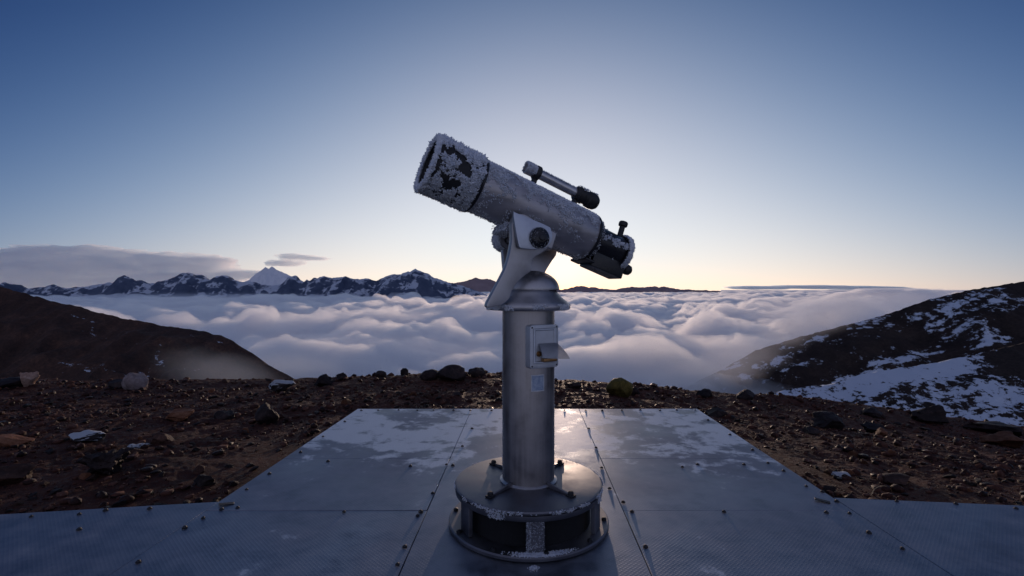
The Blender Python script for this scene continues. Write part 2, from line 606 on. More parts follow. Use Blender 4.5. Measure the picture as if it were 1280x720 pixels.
left_sky = [(-260, 318), (-100, 341), (0, 358), (62, 374), (120, 390), (179, 403), (254, 414), (278, 419), (299, 431), (330, 452), (357, 467), (420, 505), (520, 560)]
strip_hill('left_hill', left_sky, 420, .62, 330, 200, M_['hill_l'], 60, 9, jag=1.8, spur=17)
right_sky = [(720, 560), (800, 512), (850, 488), (870, 478), (900, 463), (945, 438), (1000, 421), (1060, 406), (1115, 391), (1165, 373), (1220, 361), (1280, 352), (1400, 333), (1640, 290)]
strip_hill('right_hill', right_sky, 620, .58, 480, 300, M_['hill_r'], 70, 9, jag=1.0, spur=10)
near_sky = [(800, 590), (900, 527), (952, 497), (985, 486), (1021, 482), (1040, 481), (1077, 468), (1130, 459), (1175, 453), (1224, 442), (1280, 429), (1400, 398), (1700, 330)]
strip_hill('snow_slope', near_sky, 230, .42, 190, 80, M_['slope_r'], 34, 3.2, jag=.5)

mt = [(-200, 352), (-60, 357), (14, 359), (26, 356), (40, 360), (67, 354), (83, 361), (113, 358), (137, 353), (148, 355), (163, 350), (182, 356), (203, 353), (232, 345), (243, 347), (253, 344), (264, 351), (284, 345), (302, 352), (316, 353), (340, 356), (368, 353), (388, 355), (402, 348), (418, 349), (433, 345), (445, 349), (457, 348), (469, 350), (485, 345), (500, 342), (508, 342), (519, 336), (528, 341), (537, 345), (550, 349), (562, 353), (580, 358), (610, 368), (640, 380)]
strip_hill('mountain_range', mt, 6000, .62, 1500, 1500, M_['mount'], 500, 70, cols=700, rows=170, jag=26, spur=150)
pk = [(270, 370), (290, 358), (312, 350), (320, 342), (326, 338), (332, 334), (336, 336), (340, 333), (345, 336), (354, 341), (368, 348), (385, 356), (410, 366)]
strip_hill('snow_mountain', pk, 8500, .8, 1500, 1200, M_['peak'], 420, 60, cols=220, rows=120, jag=22, spur=130)
fh = [(540, 366), (562, 355), (572, 353), (583, 351), (594, 347), (603, 349), (613, 349), (622, 353), (640, 354), (660, 357), (685, 361), (702, 362), (712, 360), (720, 358), (728, 357), (736, 359), (743, 358.5), (751, 361), (768, 362), (780, 360), (792, 358.4), (799, 359.5), (806, 359), (818, 357.7), (824, 359.5), (830, 358.6), (838, 359.7), (850, 361.5), (875, 362.5), (900, 364)]
strip_hill('far_ridge', fh, 14000, .5, 1800, 2000, M_['farhill'], 900, 40, cols=400, rows=60, jag=18, spur=60)

vf = np_mesh('valley_floor', np.array([(-90000, -2000, -520), (90000, -2000, -520), (90000, 90000, -520), (-90000, 90000, -520)], float), quads=np.array([[0, 1, 2, 3]]))
tag(obj('valley_floor', vf, M_['valley']), kind='structure')

# ------------------------------------------------------------------ sea of cloud (real scattering vapour under a billowing top)
def cloud_sea():
    na, nr = 900, 1000
    ang = np.linspace(R(-62), R(62), na)
    rad = np.exp(np.linspace(math.log(230), math.log(45000), nr))
    RR, AA = np.meshgrid(rad, ang, indexing='ij')
    X, Y = RR * np.sin(AA), RR * np.cos(AA)
    step = RR * 0.0055

    def fade(wl): return 1 - sstep(.12, .4, step / wl)
    wx = X + 60 * fbm(X / 300, Y / 300, 9.1, 3)
    wy = Y + 60 * fbm(X / 300, Y / 300, 2.2, 3)
    bil = lambda s, z, o: np.abs(fbm(wx / s, wy / s, z, o, .45)) * 1.7
    Z = -112 + 10 * fbm(X / 2600, Y / 2600, .3, 2) * sstep(500, 3000, RR)
    Z += 34 * fbm(wx / 700, wy / 900, .5, 2) * fade(620)
    Z += (bil(330, 1.3, 2) - .45) * 56 * fade(300) * (.5 + .5 * sstep(500, 1500, RR))
    Z += (bil(130, 5.3, 2) - .45) * 26 * fade(120) * (.25 + .75 * sstep(600, 1500, RR))
    Z += (bil(46, 3.1, 2) - .45) * 10 * fade(46) * (.15 + .85 * sstep(600, 1500, RR))
    rag = .35 + .65 * sstep(450, 1200, RR)
    Z += 13 * fbm(wx / 70, wy / 90, 6.6, 3, .6) * fade(60) * rag
    Z += 7.5 * fbm(X / 24, Y / 30, 7.7, 3, .6) * fade(22) * rag
    u = 640 + F * X / np.maximum(Y, 1)
    # swell of cloud pushing up against the right-hand hill, and low tongue by the left one
    Z += 92 * np.exp(-((u - 1130) / 120) ** 2 - ((Y - 1900) / 650) ** 2)
    Z += 30 * np.exp(-((u - 420) / 150) ** 2 - ((Y - 1100) / 380) ** 2)
    # never rise above the line of sight to the horizon
    cap = CAMZ - (366 - 360) / F * Y + 34 * fbm(X / 800, Y / 1600, 12.0, 3, .6) * sstep(1500, 4500, Y)
    Z = np.minimum(Z, np.where(u > 900, CAMZ - (362.5 - 360) / F * Y, cap) + 6)
    Z = np.where(RR > 25000, np.minimum(Z, -60), Z)
    # ragged overhangs: push the skin sideways
    k_ = sstep(300, 500, RR) * fade(60)
    X = X + 13 * fbm(X / 60, Y / 60, 31.0, 3, .6) * k_
    Y = Y + 13 * fbm(X / 60, Y / 60, 57.0, 3, .6) * k_
    top = np.stack([X, Y, Z], -1).reshape(-1, 3)
    # coarse underside: only the border ring is needed
    i = np.arange(nr * na).reshape(nr, na)
    q = [np.stack([i[:-1, :-1], i[:-1, 1:], i[1:, 1:], i[1:, :-1]], -1).reshape(-1, 4)]
    border = np.concatenate([i[0, :], i[1:, -1], i[-1, -2::-1], i[-2:0:-1, 0]])
    nb = len(border)
    base = len(top)
    low = top[border].copy()
    low[:, 2] = -500
    nx = np.roll(np.arange(nb), -1)
    q.append(np.stack([border, base + np.arange(nb), base + nx, border[nx]], -1))
    V = np.concatenate([top, low])
    # underside: strips between the two side borders
    rows_l = [base + np.where(border == i[k, 0])[0][0] for k in range(nr)]
    rows_r = [base + np.where(border == i[k, -1])[0][0] for k in range(nr)]
    rows_l, rows_r = np.array(rows_l), np.array(rows_r)
    q.append(np.stack([rows_l[:-1], rows_l[1:], rows_r[1:], rows_r[:-1]], -1))
    me = np_mesh('cloud_sea', V, quads=np.concatenate(q), smooth=True)
    # cap the chord gaps at the first and last arc
    b = bmesh.new()
    b.from_mesh(me)
    be = [e for e in b.edges if len(e.link_faces) == 1]
    bmesh.ops.holes_fill(b, edges=be, sides=0)
    bmesh.ops.recalc_face_normals(b, faces=b.faces)
    b.to_mesh(me)
    b.free()
    o = obj('cloud_sea', me, M_['cloud'])
    tag(o, kind='stuff')


cloud_sea()


def ico(sub):
    b = bmesh.new()
    bmesh.ops.create_icosphere(b, subdivisions=sub, radius=1)
    b.verts.ensure_lookup_table()
    V = np.array([v.co[:] for v in b.verts])
    T = np.array([[v.index for v in f.verts] for f in b.faces])
    b.free()
    return V, T


def vapour(name, lobes, mat, D, sub=5, amp=.35, ns=1.6):
    """one cloud: overlapping lobes (px, py, half-width px, half-height px, depth factor) fused by remeshing into one closed skin"""
    b = bmesh.new()
    V0, T0 = ico(4)
    for (px, py, a, h, dd, dep) in lobes:
        Dk = D * dd
        c = W(px, py, Dk)
        s = Dk / F
        n = fbm(V0[:, 0] * ns + px * .07, V0[:, 1] * ns, V0[:, 2] * ns + py * .07, 4, .55)
        P = V0 * (1 + amp * n[:, None]) * np.array([a * s, dep * s, h * s]) + c
        vs = [b.verts.new(p) for p in P]
        for f in T0: b.faces.new([vs[k] for k in f])
    me = bpy.data.meshes.new(name)
    b.to_mesh(me)
    b.free()
    o = obj(name, me, mat)
    md = o.modifiers.new('fuse', 'REMESH')
    md.mode = 'VOXEL'
    md.voxel_size = D / F * 1.3
    md.use_smooth_shade = True
    return o


o = vapour('cloud_bank', [(-60, 338, 110, 22, 1, 60), (60, 333, 120, 20, 1, 60), (90, 315, 60, 8, 1, 40), (20, 320, 90, 10, 1, 40), (170, 332, 90, 13, 1, 50), (215, 327, 60, 9, 1, 40), (262, 326, 30, 6, 1, 30), (200, 345, 120, 9, 1, 50), (290, 342, 50, 5, 1, 30), (60, 350, 200, 12, 1, 50), (40, 336, 160, 19, 1, 55), (160, 338, 110, 13, 1, 50), (100, 318, 90, 9, 1, 40), (235, 334, 55, 8, 1, 35)], M_['bank'], 9500, amp=.5, ns=2.6)
tag(o, 'long mauve cloud bank with pink edges above the dark mountain range', 'cloud')
o = vapour('small_cloud', [(370, 321, 22, 3.5, 1, 20), (392, 323, 22, 2.6, 1, 15), (352, 329, 22, 4.0, 1, 20), (366, 329, 16, 3, 1, 15)], M_['bank'], 9500, amp=.4)
tag(o, 'small pink wisp of cloud floating just beside the white snow peak', 'cloud')
o = vapour('thin_cloud', [(950, 359.5, 45, 2.4, 1, 30), (1010, 358.5, 60, 2.6, 1, 30), (1075, 359.8, 55, 2.6, 1, 30), (1120, 361, 25, 2, 1, 20)], M_['bank'], 15000, amp=.3)
tag(o, 'thin flat mauve cloud lying on the horizon near the snowy hillside', 'cloud')

def mistmat(name, dens, col, seed):
    m = NT(name)
    gpos = m.n('TexCoord').outputs['Generated']
    c = m.n('VectorMath', {0: gpos, 1: (.5, .5, .5)}, operation='SUBTRACT').outputs[0]
    r = m.math('MULTIPLY', m.n('VectorMath', {0: c}, operation='LENGTH').outputs['Value'], 2.0)
    fall = m.mapr(r, .1, .98, 1.0, 0.0)
    nz_ = m.noise(m.n('Mapping', {'Vector': m.pos, 'Location': (seed, 0, 0), 'Scale': (1, .6, 1.5)}).outputs[0], .022, 5, .62, .4)
    k = m.mapr(m.math('ADD', m.math('MULTIPLY', fall, .55), nz_), .58, 1.05)
    d = m.math('MULTIPLY', m.math('MULTIPLY', k, fall), dens)
    v = m.n('VolumeScatter', {'Color': (*col, 1), 'Density': d, 'Anisotropy': .2})
    m.link(v.outputs[0], m.out.inputs['Volume'])
    return m.m


def mist(cpx, cpy, D, hw, hh, dep, mat, rot=0.0):
    V, T = ico(4)
    me = np_mesh('mist', V, tris=T, smooth=True)
    me.materials.append(mat)
    o = bpy.data.objects.new('mist', me)
    C.objects.link(o)
    o.location = W(cpx, cpy, D)
    o.scale = (hw / F * D, dep, hh / F * D)
    o.rotation_euler = (0, rot, 0)
    tag(o, kind='stuff')


MM1 = mistmat('valley_mist', .009, (.80, .90, 1.0), 0)
MM3 = mistmat('far_haze', .010, (1.0, .96, .93), 700)  # peach albedo adds the low sun's warmth to this haze
MM4 = mistmat('cloud_veil', .0075, (.98, .98, 1.0), 1500)
MM5 = mistmat('mountain_haze', .0019, (.88, .93, 1.0), 2500)
MM2 = mistmat('hillside_mist', .014, (.975, .97, .975), 300)
mist(285, 470, 335, 150, 46, 45, MM1, .25)
mist(365, 462, 520, 130, 40, 70, MM1, .1)
mist(905, 455, 450, 150, 46, 60, MM2, -.3)
mist(1010, 405, 560, 150, 34, 50, MM2, -.3)
mist(1060, 385, 1300, 230, 34, 260, MM3, -.08)
# veils drifting over the cloud tops
mist(470, 445, 760, 300, 46, 150, MM4, .03)
mist(800, 450, 800, 260, 50, 150, MM4, -.05)
mist(560, 405, 1500, 420, 30, 420, MM4, 0)
mist(260, 375, 4800, 360, 16, 500, MM5, 0)

# ------------------------------------------------------------------ foreground ground
edge_pts = np.array([(-1500, 474), (-200, 476), (0, 478), (170, 480), (300, 478), (440, 474), (500, 471), (560, 468), (630, 470), (700, 478), (780, 484), (840, 489), (900, 494), (960, 500), (1020, 506), (1100, 514), (1180, 526), (1280, 541), (1400, 560), (1700, 610), (3000, 800)], float)
YE = 8.5


def ground_z(x, y):
    x, y = np.asarray(x, float), np.asarray(y, float)
    ys = np.maximum(y, .3)
    u = np.clip(640 + F * x / ys, -1500, 3000)
    pe = np.interp(u, edge_pts[:, 0], edge_pts[:, 1])
    ze = CAMZ - (pe - 360) / F * YE
    z0 = -.07
    t = sstep(2.2, YE, ys)
    near = np.abs(x) < 40
    z = z0 + (ze - z0) * t
    d = np.maximum(0, ys - YE)
    z = z - .75 * d * sstep(0, 2.5, d)
    amp = sstep(.0, 1.2, deck_dist(x, y)) * .9 + .1
    z = z + amp * (.055 * fbm(x / 1.3, y / 1.3, .5, 3) + .022 * fbm(x / .28, y / .28, 4.4, 3))
    z = z + amp * .012 * np.maximum(0, ridged(x / .11, y / .11, 1.9, 2) - .3)
    return z


def deck_dist(x, y):
    """rough distance outside the platform outline"""
    d1 = np.maximum(np.maximum(-1.63 - x, x - 1.84), y - 4.93)
    d2 = np.maximum(np.where(x < 0, y - (2.79 + .148 * np.minimum(0, x + 1.65)), y - (2.84 - .107 * np.maximum(0, x - 1.84))), -1)
    d2 = np.where(np.abs(x) > 1.6, d2, d1)
    return np.minimum(d1, d2)


def make_ground():
    na, nr = 1100, 520
    ang = np.linspace(R(-80), R(80), na)
    rad = np.concatenate([np.exp(np.linspace(math.log(1.2), math.log(14), nr - 60)), np.exp(np.linspace(math.log(14.2), math.log(160), 60))])
    RR, AA = np.meshgrid(rad, ang, indexing='ij')
    X, Y = RR * np.sin(AA), RR * np.cos(AA)
    Z = ground_z(X, Y)
    Z = np.where(deck_dist(X, Y) < -.04, np.minimum(Z, -.075), Z)
    Z = np.maximum(Z, -140)
    V = np.stack([X, Y, Z], -1).reshape(-1, 3)
    i = np.arange(nr * na).reshape(nr, na)
    q = np.stack([i[:-1, :-1], i[1:, :-1], i[1:, 1:], i[:-1, 1:]], -1).reshape(-1, 4)
    tag(obj('ground', np_mesh('ground', V, quads=q, smooth=True), M_['soil']), kind='structure')


make_ground()


def on_ground(px, py):
    """world point where the view ray through a photo pixel meets the ground"""
    d = np.linspace(1.8, YE + .6, 1500)
    x = (px - 640) / F * d
    z = CAMZ - (py - 360) / F * d
    g = ground_z(x, d)
    k = np.argmax(z <= g) if np.any(z <= g) else np.argmin(z - g)
    return x[k], d[k], g[k]


# ------------------------------------------------------------------ stones
def rock_verts(sub, seed, flat=.7, facets=9, rough=.10, sharp=.62):
    r = np.random.default_rng(seed)
    V, T = ico(sub)
    V = V.copy()
    for _ in range(facets):
        n = r.normal(size=3)
        n /= np.linalg.norm(n)
        d = r.uniform(sharp, .92)
        dist = V @ n
        V = V - np.where(dist > d, dist - d, 0)[:, None] * n
    V *= np.array([1, r.uniform(.65, 1), flat])
    n = fbm(V[:, 0] * 1.4 + seed, V[:, 1] * 1.4, V[:, 2] * 1.4, 5, .6)
    V *= (1 + rough * 2 * n)[:, None]
    return V, T


def add_rock(px, py, wpx, hpx, mat, label, seed, rot=0.0, sub=4, facets=9, rough=.1, tilt=0.0, sharp=.62, sink=.38):
    x, y, z = on_ground(px, py)
    s = y / F
    V, T = rock_verts(sub, seed, 1.0, facets, rough, sharp)
    ca, sa = math.cos(rot), math.sin(rot)
    V = V @ np.array([[ca, -sa, 0], [sa, ca, 0], [0, 0, 1]]).T
    V /= np.array([np.ptp(V[:, 0]) / 2, np.ptp(V[:, 1]) / 2, np.ptp(V[:, 2]) / 2])
    hw, hh = wpx * s / 2, hpx * s / 2 / (1 - sink / 2)
    V = V * np.array([hw, hw * .8, hh])
    ct, st = math.cos(tilt), math.sin(tilt)
    V = V @ np.array([[ct, 0, st], [0, 1, 0], [-st, 0, ct]]).T
    me = np_mesh('rock', V, tris=T, smooth=True)
    me.set_sharp_from_angle(angle=R(32)) if hasattr(me, 'set_sharp_from_angle') else None
    me.materials.append(M_[mat])
    o = bpy.data.objects.new('rock', me)
    C.objects.link(o)
    o.location = (x, y, z + hh * (1 - sink))
    tag(o, label, 'rock')
    return o


ROCKS = [
    (170, 486, 30, 20, 'rock_pale', 'pale rounded boulder at the edge of the ground below the dark hill', 3, .3),
    (148, 486, 24, 12, 'rock_dark', 'low dark stone leaning against the pale rounded boulder', 4, 1.),
    (36, 482, 18, 17, 'rock_tan', 'pale orange upright stone on the far edge, left of the boulder', 8, .7),
    (12, 483, 46, 12, 'rock_dark', 'long flat dark rock at the far edge beside the pale orange stone', 6, .1),
    (328, 529, 31, 22, 'rock_dark', 'black lump of rock left of the platform, biggest on the bare soil', 7, .5),
    (106, 551, 40, 11, 'rock_frost', 'flat slab with frosted white top lying on the brown soil', 9, .2),
    (172, 561, 24, 7, 'rock_frost', 'thin frost topped flake behind the crumbly dark clump', 10, .2),
    (136, 592, 52, 34, 'rock_dark', 'crumbly dark brown clump of lava in front of the frosted slab', 12, .9),
    (12, 557, 40, 16, 'rock_rust', 'rusty orange stone at the left border of the picture', 13, .3),
    (16, 604, 44, 20, 'rock_brown', 'dark red brown stone close to the left platform wing', 14, .3),
    (257, 606, 28, 14, 'rock_dark', 'round black stone nearest to the left platform corner', 15, .2),
    (203, 552, 26, 12, 'rock_brown', 'small brown stone with a lit edge right of the frosted slab', 16, .2),
    (282, 523, 24, 9, 'rock_dark', 'low black stone just left of the big black lump', 18, .2),
    (225, 523, 34, 12, 'rock_rust', 'rusty flat stone midway across the left soil', 19, .2),
    (350, 489, 34, 14, 'rock_frost', 'grey slab with pale flat top near the far edge', 20, .2),
    (403, 483, 24, 13, 'rock_dark', 'dark angular stone near the far edge, left of the platform back corner', 21, .4),
    (427, 475, 14, 9, 'rock_dark', 'tiny dark knob standing on the skyline above the platform corner', 22, .4),
    (565, 474, 38, 18, 'rock_dark', 'smooth dark boulder on the skyline left of the telescope pole', 23, .1),
    (596, 471, 22, 13, 'rock_dark', 'dark rough stone between the smooth boulder and the pole', 24, .7),
    (538, 474, 24, 11, 'rock_dark', 'low dark stone touching the left of the smooth boulder', 25, .7),
    (507, 470, 10, 10, 'rock_dark', 'small pointed dark stone on the skyline', 26, .7),
    (476, 472, 14, 9, 'rock_dark', 'small dark round stone at the skyline far left of the smooth boulder', 27, .2),
    (716, 485, 18, 9, 'rock_dark', 'small dark stone on the skyline right of the pole', 28, .2),
    (775, 494, 34, 22, 'rock_moss', 'mossy yellow green boulder on the skyline right of the pole', 30, .1),
    (793, 494, 12, 11, 'rock_dark', 'small dark stone tucked against the mossy boulder', 31, .4),
    (882, 497, 22, 10, 'rock_dark', 'dark stone on the skyline behind the right platform corner', 32, .4),
    (932, 498, 26, 11, 'rock_dark', 'low dark mound on the skyline in front of the misty hillside', 33, .4),
    (1035, 534, 42, 18, 'rock_dark', 'wide black rock in the middle of the right soil', 34, .1),
    (1015, 543, 22, 10, 'rock_dark', 'small black stone at the left foot of the wide black rock', 35, .8),
    (1090, 520, 26, 10, 'rock_dark', 'dark flat stone on the right skyline below the snow slope', 36, .3),
    (1163, 527, 44, 18, 'rock_dark', 'wedge shaped dark rock on the skyline against the snow', 37, .05),
    (1245, 541, 64, 15, 'rock_dark', 'long low dark rock at the right end of the skyline', 38, .02),
    (1250, 557, 38, 18, 'rock_rust', 'red brown rock below the long low skyline rock', 39, .3),
    (1104, 545, 18, 10, 'rock_rust', 'small rusty stone right of the wide black rock', 40, .3),
    (1090, 541, 24, 12, 'rock_dark', 'dark stone just left of the small rusty stone', 41, .9),
    (1051, 596, 22, 7, 'rock_frost', 'pale flat flake of stone close to the right platform edge', 42, .3),
    (1120, 604, 40, 9, 'rock_brown', 'low brown slab behind the bent dry stalk', 43, .3),
    (895, 520, 26, 10, 'rock_dark', 'dark stone lying close to the right platform back corner', 44, .3),
]
for (px, py, wp, hp, mt_, lab, sd, rot) in ROCKS:
    crumb = 'crumbly' in lab
    smoothb = 'smooth' in lab or 'rounded' in lab or 'mossy' in lab
    add_rock(px, py, wp, hp, mt_, lab, sd, rot, rough=.26 if crumb else (.05 if smoothb else .1), facets=5 if crumb else (9 if smoothb else 16), sharp=.66 if smoothb else .42)

# smaller countable stones: six shapes, copied
protos = []
for k in range(7):
    V, T = rock_verts(3, 60 + k, rng.uniform(.45, .75), 14, .1, .42)
    me = np_mesh('stone', V, tris=T, smooth=True)
    if hasattr(me, 'set_sharp_from_angle'): me.set_sharp_from_angle(angle=R(32))
    me.materials.append(M_[['rock_dark', 'rock_brown', 'rock_dark', 'rock_brown', 'rock_dark', 'rock_rust', 'rock_dark'][k]])
    protos.append(me)
cnt = 0
while cnt < 250:
    px, py = rng.uniform(-20, 1300), rng.uniform(474, 640)
    x, y, z = on_ground(px, py)
    if deck_dist(x, y) < .12 or y > YE + .25: continue
    s = rng.uniform(.022, .055) * (1 + .35 * (y > 6))
    k = int(rng.integers(0, 7))
    o = bpy.data.objects.new('stone', protos[k])
    C.objects.link(o)
    o.location = (x, y, z + s * .15)
    o.scale = (s * rng.uniform(.9, 1.4), s, s)
    o.rotation_euler = (rng.uniform(-.3, .3), rng.uniform(-.3, .3), rng.uniform(0, 6.28))
    tag(o, 'fist sized %s stone lying loose on the soil around the platform' % ('rusty' if k == 5 else 'red brown' if k in (1, 3) else 'blackish'), 'stone', 'loose stones on the volcanic soil')
    cnt += 1

# uncountable rubble
def rubble():
    base = [rock_verts(1, 200 + k, rng.uniform(.45, .8), 9, .16, .42) for k in range(16)]
    n = 38000
    y = 1.9 + (YE + .5 - 1.9) * rng.random(n) ** .85
    x = (rng.random(n) * 2 - 1) * (y * 1.15 + .6)
    keep = deck_dist(x, y) > .03
    cl = fbm(x / .8, y / .8, 8.8, 3)
    keep &= rng.random(n) < .55 + cl
    x, y = x[keep], y[keep]
    s = np.clip(.0065 * (rng.pareto(1.6, len(x)) + 1), .006, .055) * (.75 + .06 * y)
    z = ground_z(x, y)
    Vs, Ts, off = [], [], 0
    for k in range(len(x)):
        V, T = base[k % 16]
        a = rng.uniform(0, 6.28)
        ca, sa = math.cos(a), math.sin(a)
        P = V * s[k]
        P = np.stack([P[:, 0] * ca - P[:, 1] * sa + x[k], P[:, 0] * sa + P[:, 1] * ca + y[k], P[:, 2] + z[k] + s[k] * .18], -1)
        Vs.append(P)
        Ts.append(T + off)
        off += len(V)
    tag(obj('rubble', np_mesh('rubble', np.concatenate(Vs), tris=np.concatenate(Ts)), M_['rubble']), kind='stuff')


rubble()

# bent dry stalk by the right platform edge
def tube_path(P, r0, r1, seg=6):
    P = np.array(P, float)
    b = bmesh.new()
    rings = []
    for k, p in enumerate(P):
        tdir = P[min(k + 1, len(P) - 1)] - P[max(k - 1, 0)]
        tdir /= np.linalg.norm(tdir)
        a = np.cross(tdir, (0.3, 1, .2))
        a /= np.linalg.norm(a)
        c = np.cross(tdir, a)
        r = r0 + (r1 - r0) * k / (len(P) - 1)
        rings.append([b.verts.new(p + r * (a * math.cos(2 * math.pi * j / seg) + c * math.sin(2 * math.pi * j / seg))) for j in range(seg)])
    for A, B in zip(rings[:-1], rings[1:]):
        for j in range(seg): b.faces.new((A[j], B[j], B[(j + 1) % seg], A[(j + 1) % seg]))
    b.faces.new(rings[0][::-1])
    b.faces.new(rings[-1])
    bmesh.ops.recalc_face_normals(b, faces=b.faces)
    for f in b.faces: f.smooth = True
    return b


x, y, z = on_ground(1089, 619)
sk = [(x, y, z - .01)] + [tuple(W(px, py, y + .02)) for px, py in ((1092, 613), (1097, 609), (1103, 607.4), (1109, 608))]
o = obj('grass_stalk', tube_path(spline(sk, 4, False), .0032, .0016), M_['stalk'])
tag(o, 'single bent dry grass stalk beside the right platform edge', 'grass stalk')

# ------------------------------------------------------------------ viewing platform
plat = empty('viewing_platform', (.1, 2.0, -.05))
tag(plat, 'steel viewing platform of bolted grey plates with patches of frost', 'platform')


def lerp(a, b, t): return a + (b - a) * t


def xl(y): return lerp(-1.535, -1.647, (4.93 - y) / (4.93 - 2.797))   # left rim of the raised part
def xr(y): return 1.84
def s1(y): return lerp(-.40, -.473, (4.93 - y) / (4.93 - 2.067))
def s2(y): return lerp(.665, .583, (4.93 - y) / (4.93 - 2.067))


G = .0012


def plate(q, name='deck_panel'):
    """q: four plan corners, counter-clockwise"""
    c = np.mean(np.array(q), 0)
    pts = []
    for (x, y) in q:
        d = np.array([c[0] - x, c[1] - y])
        pts.append((x + math.copysign(G, d[0]), y + math.copysign(G, d[1]), rng.uniform(-.0012, .0012)))
    b = prism(pts, (0, 0, -.02), .0025, 1)
    return obj(name, b, M_['deck'], plat)


rowsL = [4.93, 3.49, 2.676, 1.3, -.4]
for a, b_ in zip(rowsL[:-1], rowsL[1:]):
    plate([(xl(b_), b_), (s1(b_), b_), (s1(a), a), (xl(a), a)])
    plate([(s2(b_), b_), (xr(b_), b_), (xr(a), a), (s2(a), a)])
for a, b_ in ((4.93, 1.3), (1.3, -.4)):
    plate([(s1(b_), b_), (s2(b_), b_), (s2(a), a), (s1(a), a)])
for (xa, xb, ya, yb, yc) in ((-6.5, None, 2.50, 2.65, -.4), (None, 7.0, 2.755, 2.66, -.4)):
    if xb is None:
        for p0, p1 in ((-6.5, -4.0), (-4.0, xl(2.6))):
            f = lambda x: lerp(2.79, 2.63, (-1.65 - x) / 1.08)
            plate([(p0, yc), (xl(yc) if p1 > -2 else p1, yc), (xl(2.79) if p1 > -2 else p1, 2.79 if p1 > -2 else f(p1)), (p0, f(p0))])
    else:
        for p0, p1 in ((1.84, 4.2), (4.2, 7.0)):
            f = lambda x: lerp(2.84, 2.735, (x - 1.84) / .98)
            plate([(p0, yc), (p1, yc), (p1, f(p1)), (p0, f(p0))])
# side skirts under the rim
sk_ = [((xl(4.93), 4.93), (1.84, 4.93)), ((xl(2.8), 2.8), (xl(4.93), 4.93)), ((1.84, 4.93), (1.84, 2.85)), ((-5.5, 2.79 - .148 * 3.85), (-1.66, 2.79)), ((1.86, 2.84), (6.0, 2.84 - .107 * 4.16))]
for (p, q) in sk_:
    d = np.array(q) - np.array(p)
    ln = np.linalg.norm(d)
    c = (np.array(p) + np.array(q)) / 2
    n = np.array([d[1], -d[0]]) / ln
    if np.dot(n, c - np.array([.1, 3])) < 0: n = -n
    c = c - n * .012
    obj('edge_skirt', boxm(ln - .03, .012, .10, Matrix.Translation((c[0], c[1], -.074)) @ Matrix.Rotation(math.atan2(d[1], d[0]), 4, 'Z'), .001, 1), M_['drum'], plat)
# joists under the plates
bolt_me = bpy.data.meshes.new('bolt')
bb = lathe([(0, .011), (.005, .0105), (.0095, .0075), (.0115, .002), (.0155, .0018), (.016, -.002)], 12)
bb.to_mesh(bolt_me)
bb.free()
bolt_me.materials.append(M_['boltm'])
BP = []
for k in range(19):
    BP.append((lerp(-1.49, 1.80, k / 18) + rng.uniform(-.02, .02), 4.86 + rng.uniform(-.01, .01)))
for y in (4.45, 4.0, 3.62, 3.2, 2.95): BP += [(xl(y) + .06, y), (1.78, y + .05)]
for px, py in ((39, 646), (99, 643), (132, 638), (187, 636), (231, 660), (254, 648), (173, 703), (99, 662), (1046, 627), (1121, 627), (1195, 630), (1270, 636), (1086, 666), (1128, 686), (1033, 641), (1062, 642), (1028, 615), (297, 635), (277, 637), (558, 581), (566, 582), (526, 640), (522, 645), (541, 617), (506, 684), (497, 706), (790, 640), (779, 628), (762, 611), (752, 585), (853, 584), (872, 581), (807, 684), (513, 583), (410, 577), (690, 584), (930, 581), (960, 579), (430, 640), (590, 536), (736, 536), (745, 560), (578, 558), (905, 640)):
    d = F * CAMZ / (py - 360)
    BP.append(((px - 640) / F * d, d))
for k, (x, y) in enumerate(BP[:98]):
    o = bpy.data.objects.new('bolt', bolt_me)
    C.objects.link(o)
    o.parent = plat
    o.location = (x - plat.location.x, y - plat.location.y, .003 - plat.location.z)
    s = rng.uniform(.6, .85)
    o.scale = (s, s, s)
# folded corner tabs where the wings meet the raised part
for (px, py, a) in ((283, 631, .5), (1028, 627, -.5)):
    d = F * CAMZ / (py - 360)
    o = obj('corner_tab', boxm(.075, .03, .004, Matrix.Translation(((px - 640) / F * d, d, .006)) @ Matrix.Rotation(a, 4, 'Z') @ Matrix.Rotation(.1, 4, 'Y'), .001, 1), M_['boltm'], plat)

# ------------------------------------------------------------------ coin telescope
PX, PY = W(660.5, 360, 2.56)[0], 2.56
tel = empty('viewing_telescope', (PX, PY, 0))
tag(tel, 'frost covered steel viewing telescope on a round post in the platform middle', 'telescope')
T0 = Matrix.Translation((PX, PY, 0))
px = 2.56 / F

base = obj('base_drum', lathe([(.13, .192), (.366, .192), (.374, .196), (.377, .204), (.372, .2105), (.362, .212), (.05, .2125)], 96, T0, closed=True), M_['drum'], tel)
obj('base_flange', lathe([(.30, .004), (.398, .004), (.408, .010), (.408, .022), (.402, .028), (.30, .028)], 96, T0, closed=True), M_['drum'], base)
obj('drum_shade', lathe([(.315, .028), (.315, .192)], 64, T0), M_['dark'], base)  # black cylinder painted as the shade behind the drum openings
obj('rim_band', lathe([(.366, .1915), (.366, .168), (.372, .1665), (.3745, .170), (.3745, .1915)], 96, T0, closed=True), M_['drum'], base)
for k in range(6):
    a = R(-90 + 3 + 60 * k)
    Mx = T0 @ Matrix.Rotation(a, 4, 'Z') @ Matrix.Translation((.358, 0, .098))
    obj('post', boxm(.022, .082, .141, Mx, .003, 1), M_['drum'], base)
for k in range(10):
    a = R(-90 - 30 + 36 * k + 4)
    b = lathe([(0, .013), (.007, .0125), (.012, .009), (.0125, 0)], 10, T0 @ Matrix.Rotation(a, 4, 'Z') @ Matrix.Translation((.384, 0, .028)))
    obj('bolt', b, M_['boltm'], base)
